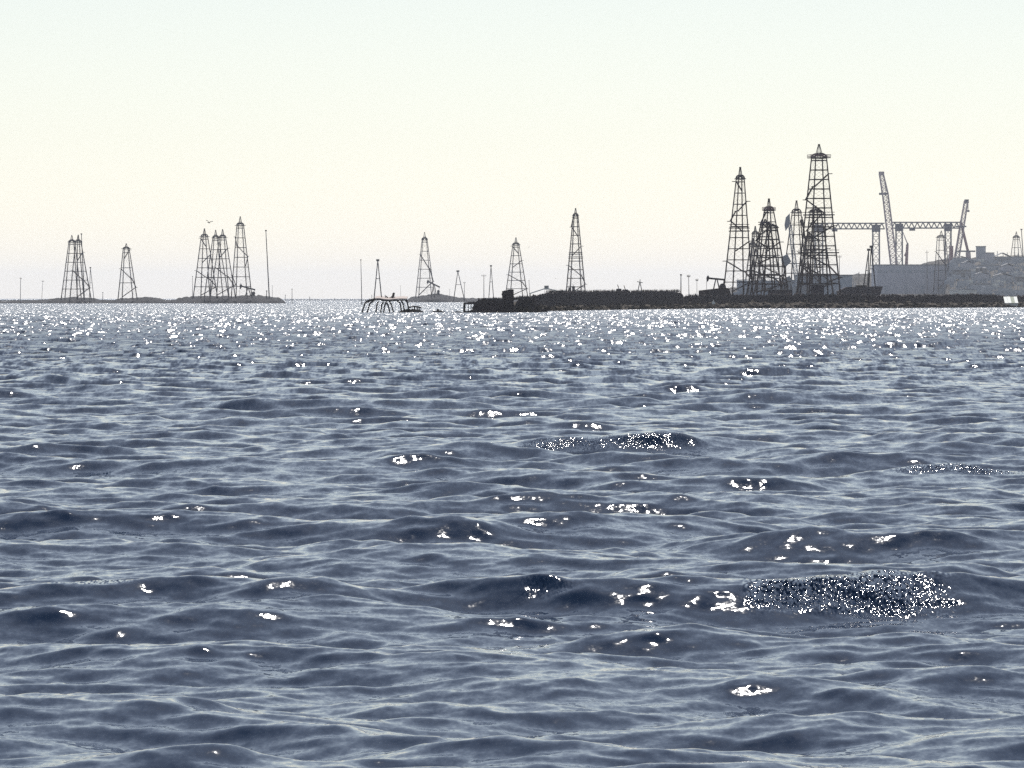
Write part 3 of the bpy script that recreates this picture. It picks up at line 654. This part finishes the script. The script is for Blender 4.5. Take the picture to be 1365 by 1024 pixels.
# ------------------------------------------------------------------ shipyard: halls, gantries, cranes
def hall(name, label, D, px0, px1, ytop, ybase, depth, m, gable=0.0, doors=3, cat='building', rot=0):
    w = (px1-px0)*D/F; h = ZW(ytop, D)-ZW(ybase, D)
    root = thing(name, label, cat, (XW((px0+px1)/2, D), D+depth/2, ZW(ybase, D)), R(rot))
    wl_ = MB().box((0, 0, h/2), (w, depth, h)).build('wall', m, root)
    if gable: 
        rf = MB(); n = 8
        rf.prism([(-w/2-0.4, h), (0, h+gable), (w/2+0.4, h), (w/2+0.4, h+0.3), (0, h+gable+0.4), (-w/2-0.4, h+0.3)], depth+1); rf.build('roof', 'roof', root)
    else: MB().box((0, 0, h+0.3), (w+1, depth+1, 0.6)).build('roof', 'roof', root)
    for k in range(doors):
        x = -w/2+w*(k+0.5)/doors
        d = MB().box((x+w*0.03*(k%2), -depth/2-0.06, h*0.16), (w/doors*0.2, 0.1, h*0.3)).build('door', 'hall2' if m != 'hall2' else 'hall', wl_)
    nw = max(3, int(w/5))
    for k in range(nw):
        MB().box((-w/2+w*(k+0.5)/nw, -depth/2-0.06, h*0.78), (w/nw*0.6, 0.1, h*0.1)).build('window', 'hall2' if m != 'hall2' else 'hall', wl_)
    return root
hall('fabrication_hall', 'big flat-roofed grey hall under the second gantry', 4150, 1168.5, 1266, 353.5, 392, 60, 'hall', 0, 4)
hall('grey_shed', 'long low grey building behind the biggest derrick, shed end showing right', 3000, 1063, 1136, 367.5, 393, 30, 'hall2', 0, 4)
hall('grey_shed', 'low grey building behind the tight derrick cluster', 3050, 985, 1060, 374, 393, 30, 'hall2', 2, 4)
hall('tower_block', 'tall narrow block on the hazy rise right of the luffing crane', 4260, 1303, 1314, 329, yb(4260), 14, 'hall2', 0, 1)
hall('tower_block', 'lower block adjoining the tall narrow block, stepped to the right', 4240, 1314.3, 1325, 337.5, yb(4240), 14, 'hall', 0, 1)
for (D_, x0, x1, h_, m_, g_, lab) in [
    (4180, 1272, 1291, 5, 'hall2', 1.5, 'hazy shed at the foot of the luffing crane'),
    (4200, 1327, 1347, 6, 'tank', 3, 'gabled shed left of the faint derrick near the right edge'),
    (4150, 1351, 1378, 7, 'hall2', 0, 'hazy flat shed on the crest, cut by the right edge'),
    (4020, 1283, 1299, 5, 'hall', 2, 'pale gabled shed upper left on the hazy slope'),
    (3960, 1307, 1331, 5, 'hall2', 0, 'long flat shed just below the stepped blocks'),
    (3900, 1336, 1352, 6, 'hall', 2, 'gabled shed on the slope below the faint derrick'),
    (3780, 1272, 1294, 6, 'tank', 0, 'flat pale shed at mid slope, left side'),
    (3720, 1302, 1318, 5, 'hall', 1.5, 'small gabled shed at the middle of the slope'),
    (3640, 1326, 1349, 6, 'hall2', 2, 'gabled grey shed low on the slope, right of middle'),
    (3600, 1356, 1385, 6, 'tank', 0, 'flat shed low on the slope at the right edge'),
    (3480, 1296, 1322, 5, 'hall2', 0, 'long flat shed at the bottom of the slope')]:
    hall('grey_shed', lab, D_, x0, x1, yb(D_)-h_*F/D_, yb(D_), 18, m_, g_, 2)
hall('white_roof_shed', 'low white-roofed shed behind the wall, at the foot of the hazy slope', 3330, 1268, 1302, 387, 394, 12, 'white', 0.8, 4)
# shipyard clutter in the haze: containers, pipes and machinery nobody could count
mb = MB(); mw = MB()
for k in range(1000):
    if k % 3:
        px = random.uniform(1264, 1420); D = random.uniform(3320, 4260); z = hz(D)-0.5
    else:
        px = random.uniform(985, 1140); D = random.uniform(2300, 2900); z = 3.0
    s_ = random.uniform(0.8, 3.2); x = XW(px, D)
    if random.random() < 0.62: (mw if random.random() < 0.12 and k % 3 else mb).box((x, D, z+s_*0.6), (s_*random.uniform(1, 2.6), 3, s_*1.2), random.random())
    else: mb.bar((x, D, z), (x+random.uniform(-1.5, 1.5), D, z+random.uniform(3, 11)), random.uniform(0.3, 0.8), n=3)
o = mb.build('shipyard_clutter', 'hall2'); o['kind'] = 'stuff'; o['label'] = 'hazy jumble of containers, pipes and machinery in the far yard'; o['category'] = 'machinery'
o = mw.build('pale_scrap', 'white'); o['kind'] = 'stuff'; o['label'] = 'scattered pale sheets and drums in the far yard'; o['category'] = 'scrap'
for k, (px, r0, lab) in enumerate([(1304, 5, 'left of two pale storage tanks on the hazy slope'), (1312, 5, 'right of two pale storage tanks on the hazy slope')]):
    D = 3850; root = thing('storage_tank', lab, 'tank', (XW(px, D), D, hz(D)-1), 0, 'pale storage tanks')
    h = 6.0; MB().bar((0, 0, 0), (0, 0, h), 4.2, n=16).build('shell', 'tank', root); MB().bar((0, 0, h), (0, 0, h+1.0), 4.2, 0.8, 16).build('roof', 'roof', root)

def lattice(mb, p0, p1, w0, w1, n, t, wy=None):
    p0, p1 = Vector(p0), Vector(p1); d = (p1-p0).normalized()
    x = d.cross(Vector((0, 1, 0))).normalized(); y = Vector((0, 1, 0)); wy = wy or 1.0
    def c(i, f):
        w_ = (w0+(w1-w0)*f)/2; s = ((-1, -1), (1, -1), (1, 1), (-1, 1))[i % 4]; return p0.lerp(p1, f)+x*w_*s[0]+y*w_*wy*s[1]
    for i in range(4): mb.bar(c(i, 0), c(i, 1), t)
    for j in range(n):
        f0, f1 = j/n, (j+1)/n
        for i in range(4):
            mb.bar(c(i, f0), c(i+1, f1), t*0.6, n=3) if (j+i) % 2 else mb.bar(c(i+1, f0), c(i, f1), t*0.6, n=3)
            mb.bar(c(i, f1), c(i+1, f1), t*0.6, n=3)
    return mb
D = 4450; w = D/F
def gantry(label, xl, xr, towers, ytop, ybot, ybase):
    root = thing('gantry_crane', label, 'crane', (XW(xl, D), D, ZW(ybase, D)), 0, 'shipyard gantry cranes')
    def g(px, py): return ((px-xl)*w, 0, ZW(py, D)-ZW(ybase, D))
    h = (ybot-ytop)*w; p0 = Vector(g(xl, (ytop+ybot)/2)); p1 = Vector(g(xr, (ytop+ybot)/2))
    n = int((xr-xl)/7); b = MB()
    for z in (-h/2, h/2):
        for y in (-2.5, 2.5): b.bar(p0+Vector((0, y, z)), p1+Vector((0, y, z)), 1.1)
    b.build('bridge_girder', 'gantry', root)
    for y in (-2.5, 2.5):
        for j in range(n):
            a = p0.lerp(p1, j/n); m_ = p0.lerp(p1, (j+0.5)/n); e = p0.lerp(p1, (j+1)/n)
            MB().bar(a+Vector((0, y, -h/2)), m_+Vector((0, y, h/2)), 0.6).bar(m_+Vector((0, y, h/2)), e+Vector((0, y, -h/2)), 0.6).build('girder_web', 'gantry', root)
    for (tl, tr) in towers:
        a = Vector(g((tl+tr)/2, ybase)); e = Vector(g((tl+tr)/2, ybot))
        lattice(MB(), a, e, (tr-tl)*w, (tr-tl)*w*0.9, 8, 0.9).build('tower_leg', 'gantry', root)
        MB().box(Vector(g((tl+tr)/2, (ytop+ybot)/2+3)), ((tr-tl)*w*1.15, 6, h*1.3)).build('leg_head', 'gantry', root)
    c = p0.lerp(p1, 0.3); MB().box(c+Vector((0, 0, -h/2-1.4)), (5, 5, 2)).build('trolley', 'gantry', root)
    return root
gantry('left gantry crane, its girder running behind the biggest derrick', 1084, 1179, ((1086, 1097), (1163, 1172.5)), 297.8, 305.2, 388)
gantry('right gantry crane spanning above the big flat-roofed hall', 1189, 1279, ((1194, 1203), (1259.5, 1268)), 296.5, 304.2, 388)
# tall crane 1
D = 4400; w = D/F
root = thing('tower_crane', 'tallest crane, pale lattice boom kinked near its head, between the gantries', 'crane', (XW(1194, D), D, ZW(388, D)))
def cp(px, py, dy=0, x0=1194): return ((px-x0)*w, dy, ZW(py, D)-ZW(388, D))
lattice(MB(), cp(1196, 388), cp(1180, 258), 9*w, 7.2*w, 22, 1.0).build('boom', 'cranew', root)
lattice(MB(), cp(1180, 259), cp(1174.7, 231), 7.5*w, 5*w, 6, 1.0).build('boom_tip', 'cranew', root)
MB().box(cp(1177, 258.5), (10*w, 5, 1.9)).build('tip_platform', 'gantry', root)
MB().box(cp(1175, 231.5), (7*w, 4, 3.6)).build('boom_head', 'cranew', root)
MB().bar(cp(1178, 232), cp(1186.5, 300), 0.35).build('pendant', 'gantry', root)
MB().box(cp(1198, 358), (7, 7, 6)).build('operator_cab', 'red', root)
MB().box(cp(1196, 386), (22, 12, 6)).build('machine_house', 'hall', root)
# luffing crane 2
root = thing('luffing_crane', 'luffing crane with boom leaning right, propped by an A-frame, beside right gantry', 'crane', (XW(1272, D), D, ZW(388, D)))
c2 = lambda px, py, dy=0: cp(px, py, dy, 1272)
lattice(MB(), c2(1268, 388), c2(1288, 268), 7*w, 4.5*w, 18, 1.0).build('boom', 'cranew', root)
MB().box(c2(1288.5, 268.5), (5.5*w, 4, 3.4)).build('boom_head', 'gantry', root)
MB().box(c2(1290.5, 281.5), (3.5*w, 3, 1.6)).build('hook_block', 'gantry', root)
MB().bar(c2(1290.5, 268), c2(1290.5, 282), 0.5).build('hoist_rope', 'gantry', root)
MB().bar(c2(1281, 297), c2(1290.5, 336), 2.2).build('back_stay', 'red', root)
MB().bar(c2(1290.5, 336), c2(1291, 388), 4.0).build('back_tower', 'cranew', root)
MB().box(c2(1287, 335), (26*w, 4, 1.3)).build('walkway', 'gantry', root)
MB().box(c2(1281, 302), (14*w, 4, 1.2)).build('cross_beam', 'gantry', root)
MB().bar(c2(1271.5, 352), c2(1281, 294), 1.6).build('mast', 'red', root)
MB().box(c2(1268, 345), (5*w, 5, 34*w)).build('machine_tower', 'red', root)
# small harbour crane
root = thing('harbour_crane', 'small dark harbour crane with folded jib on the hall roofline', 'crane', (XW(1207, D), D, ZW(388, D)))
c3 = lambda px, py, dy=0: cp(px, py, dy, 1207)
MB().bar(c3(1206.5, 388), c3(1209.5, 326), 3.2, 2.2).build('boom', 'red', root)
MB().bar(c3(1210, 326), c3(1203.5, 309.5), 1.0, 0.6).build('jib', 'cranew', root)
MB().prism([c3(1205, 341)[::2], c3(1208.5, 333)[::2], c3(1208.5, 343)[::2]], 2).build('luffing_cylinder', 'red', root)
MB().box(c3(1209.8, 325.5), (2.0*w, 2.5, 2.2)).build('knuckle', 'gantry', root)
# tilted boom crane near the biggest derrick
D = 1900; w = D/F
root = thing('boom_crane', 'old grey crane with tilted boom and drooping bucket left of the biggest derrick', 'crane', (XW(1062, D), D, ZW(391, D)))
c4 = lambda px, py, dy=0: ((px-1062)*w, dy, ZW(py, D)-ZW(391, D))
lattice(MB(), c4(1064, 391), c4(1053, 300), 1.6, 1.0, 18, 0.3).build('boom', 'hall2', root)
lattice(MB(), c4(1080, 391), c4(1068.5, 293), 1.6, 1.0, 18, 0.3).build('mast', 'steel', root)
MB().prism([(x, z) for x, _, z in (c4(1052.6, 284.5), c4(1047.5, 290), c4(1045.8, 300), c4(1047.2, 308), c4(1050, 304), c4(1053.2, 298))], 1.6).build('bucket', 'hall2', root)
MB().prism([(x, z) for x, _, z in (c4(1070.3, 288.5), c4(1067, 294), c4(1067.3, 302), c4(1071, 299), c4(1069.6, 294))], 1.2).build('mast_head', 'steel', root)
MB().bar(c4(1053, 299), c4(1068.5, 296), 0.15).build('tie_rope', 'steel', root)
MB().box(c4(1070, 388), (7, 5, 4)).build('machine_house', 'hall2', root)

# service sheds and equipment under the right derricks
for (px0, px1, yt, D, lab) in [(1024, 1056, 385, 1660, 'low railed equipment deck in front of the tight derrick cluster'), (1081, 1098, 377, 1665, 'boxy doghouse between the legs of the biggest derrick')]:
    root = thing('equipment_cabin', lab, 'cabin', (XW((px0+px1)/2, D), D, ZW(394, D))); ww = (px1-px0)*D/F; hh = ZW(yt, D)-ZW(394, D)
    MB().box((0, 0, hh*0.42), (ww, 4, hh*0.84)).build('wall', 'crown', root); MB().box((0, 0, hh*0.87), (ww*1.05, 4.4, 0.2)).build('roof', 'tank', root)
    for k in range(4): MB().bar((-ww/2+ww*k/3, -2, hh*0.85), (-ww/2+ww*k/3, -2, hh*1.12), 0.12).build('rail_post', 'steel', root)
    MB().bar((-ww/2, -2, hh*1.12), (ww/2, -2, hh*1.12), 0.12).build('handrail', 'tank', root)
for (px, yt, s, lab) in [(1047, 343, 1, 'hoist head sticking out right of the tight cluster'), (1050, 372, -1, 'lower hoist box right of the tight cluster')]:
    D = 1780; root = thing('hoist_mast', lab, 'hoist', (XW(px-2, D), D, ZW(391, D))); h = ZW(yt, D)-ZW(391, D)
    lattice(MB(), (0, 0, 0), (0, 0, h), 1.5, 1.2, 8, 0.28).build('mast', 'steel', root)
    MB().prism([(-1, h), (1.2, h+1.2), (2.6, h-1.6), (0.8, h-3.4), (-0.8, h-2)], 2).build('head', 'hall2', root)

# scrub and scrap on the wall top: ragged edge
mb = MB()
for k in range(700):
    px = random.choice((random.uniform(728, 905), random.uniform(915, 1330), random.uniform(640, 720)))
    D = shoreD(px)+22+random.uniform(-2, 8)
    base = 2.6; ztop = ZW(np.interp(px, [640, 720, 728, 905, 912, 1330], [401, 396, 389, 388, 394, 393.5]), D)
    x = XW(px, D); z = ztop-0.3
    for q in range(4):
        a = random.uniform(-0.6, 0.6); h = random.triangular(0.2, 0.9, 0.35); i = len(mb.v)
        mb.v += [(x+a, D, z), (x+a+0.18, D+0.1, z), (x+a+random.uniform(-0.25, 0.3), D+random.uniform(-.2, .2), z+h+0.3)]; mb.f.append((i, i+1, i+2))
o = mb.build('wall_scrub', 'island'); o['kind'] = 'stuff'; o['label'] = 'dry scrub growing along the top of the sea walls'; o['category'] = 'scrub'

# ------------------------------------------------------------------ gulls
def gull(label, px, py, D, span, tilt):
    root = thing('gull', label, 'bird', P(px, py, D), 0, 'gulls in the air')
    b = MB(); prof = [(-0.5, 0.01), (-0.3, 0.07), (0, 0.1), (0.25, 0.075), (0.36, 0.06), (0.46, 0.01)]
    for x, r0 in prof:
        for k in range(6): b.v.append((x*span*0.45, math.cos(k*1.047)*r0*span*0.5, math.sin(k*1.047)*r0*span*0.5))
    for j in range(5):
        for k in range(6): b.f.append((j*6+k, j*6+(k+1) % 6, (j+1)*6+(k+1) % 6, (j+1)*6+k))
    bo = b.build('body', 'gull', root)
    for s in (-1, 1):
        m_ = MB(); pts = [(0, 0, 0.02), (s*0.25, 0, 0.20), (s*0.5, 0, 0.24+0.05*s*tilt)]; ch = (0.3, 0.24, 0.06)
        for (x, y, z), c in zip(pts, ch):
            for (cy, cz) in ((-c/2, 0), (c/2, 0), (0, 0.06)): m_.v.append((x*span*0.95, cy*span, (z+cz)*span))
        for j in range(2):
            for k in range(3): m_.f.append((j*3+k, j*3+(k+1) % 3, (j+1)*3+(k+1) % 3, (j+1)*3+k))
        m_.f += [(0, 1, 2), (8, 7, 6)]
        m_.build('wing', 'gull', root)
    root.rotation_euler = (R(10), R(tilt*14), R(20))
gull('gull gliding above the derrick trio on the left', 278.3, 297, 1100, 1.75, 1)
gull('tiny distant gull between the hazy derrick and the slender derrick', 705, 330, 2600, 1.2, -1)
gull('tiny low gull above the pitched pipe frame', 740.5, 371.5, 2600, 1.1, 1)

# ------------------------------------------------------------------ haze
mb = MB().box((0, 14000, 78.5), (90000, 30000, 163))
m = bpy.data.materials.new('haze_air'); m.use_nodes = True; nt = m.node_tree
nt.nodes.remove(nt.nodes['Principled BSDF'])
pv = nt.nodes.new('ShaderNodeVolumePrincipled'); pv.inputs['Color'].default_value = (0.87, 0.91, 1.0, 1); pv.inputs['Density'].default_value = 3.5e-5
pv.inputs['Anisotropy'].default_value = 0.35
nt.links.new(pv.outputs['Volume'], nt.nodes['Material Output'].inputs['Volume'])
o = mb.build('haze', m); o['kind'] = 'stuff'; o['label'] = 'pale sea haze between the near shore and the far coast'
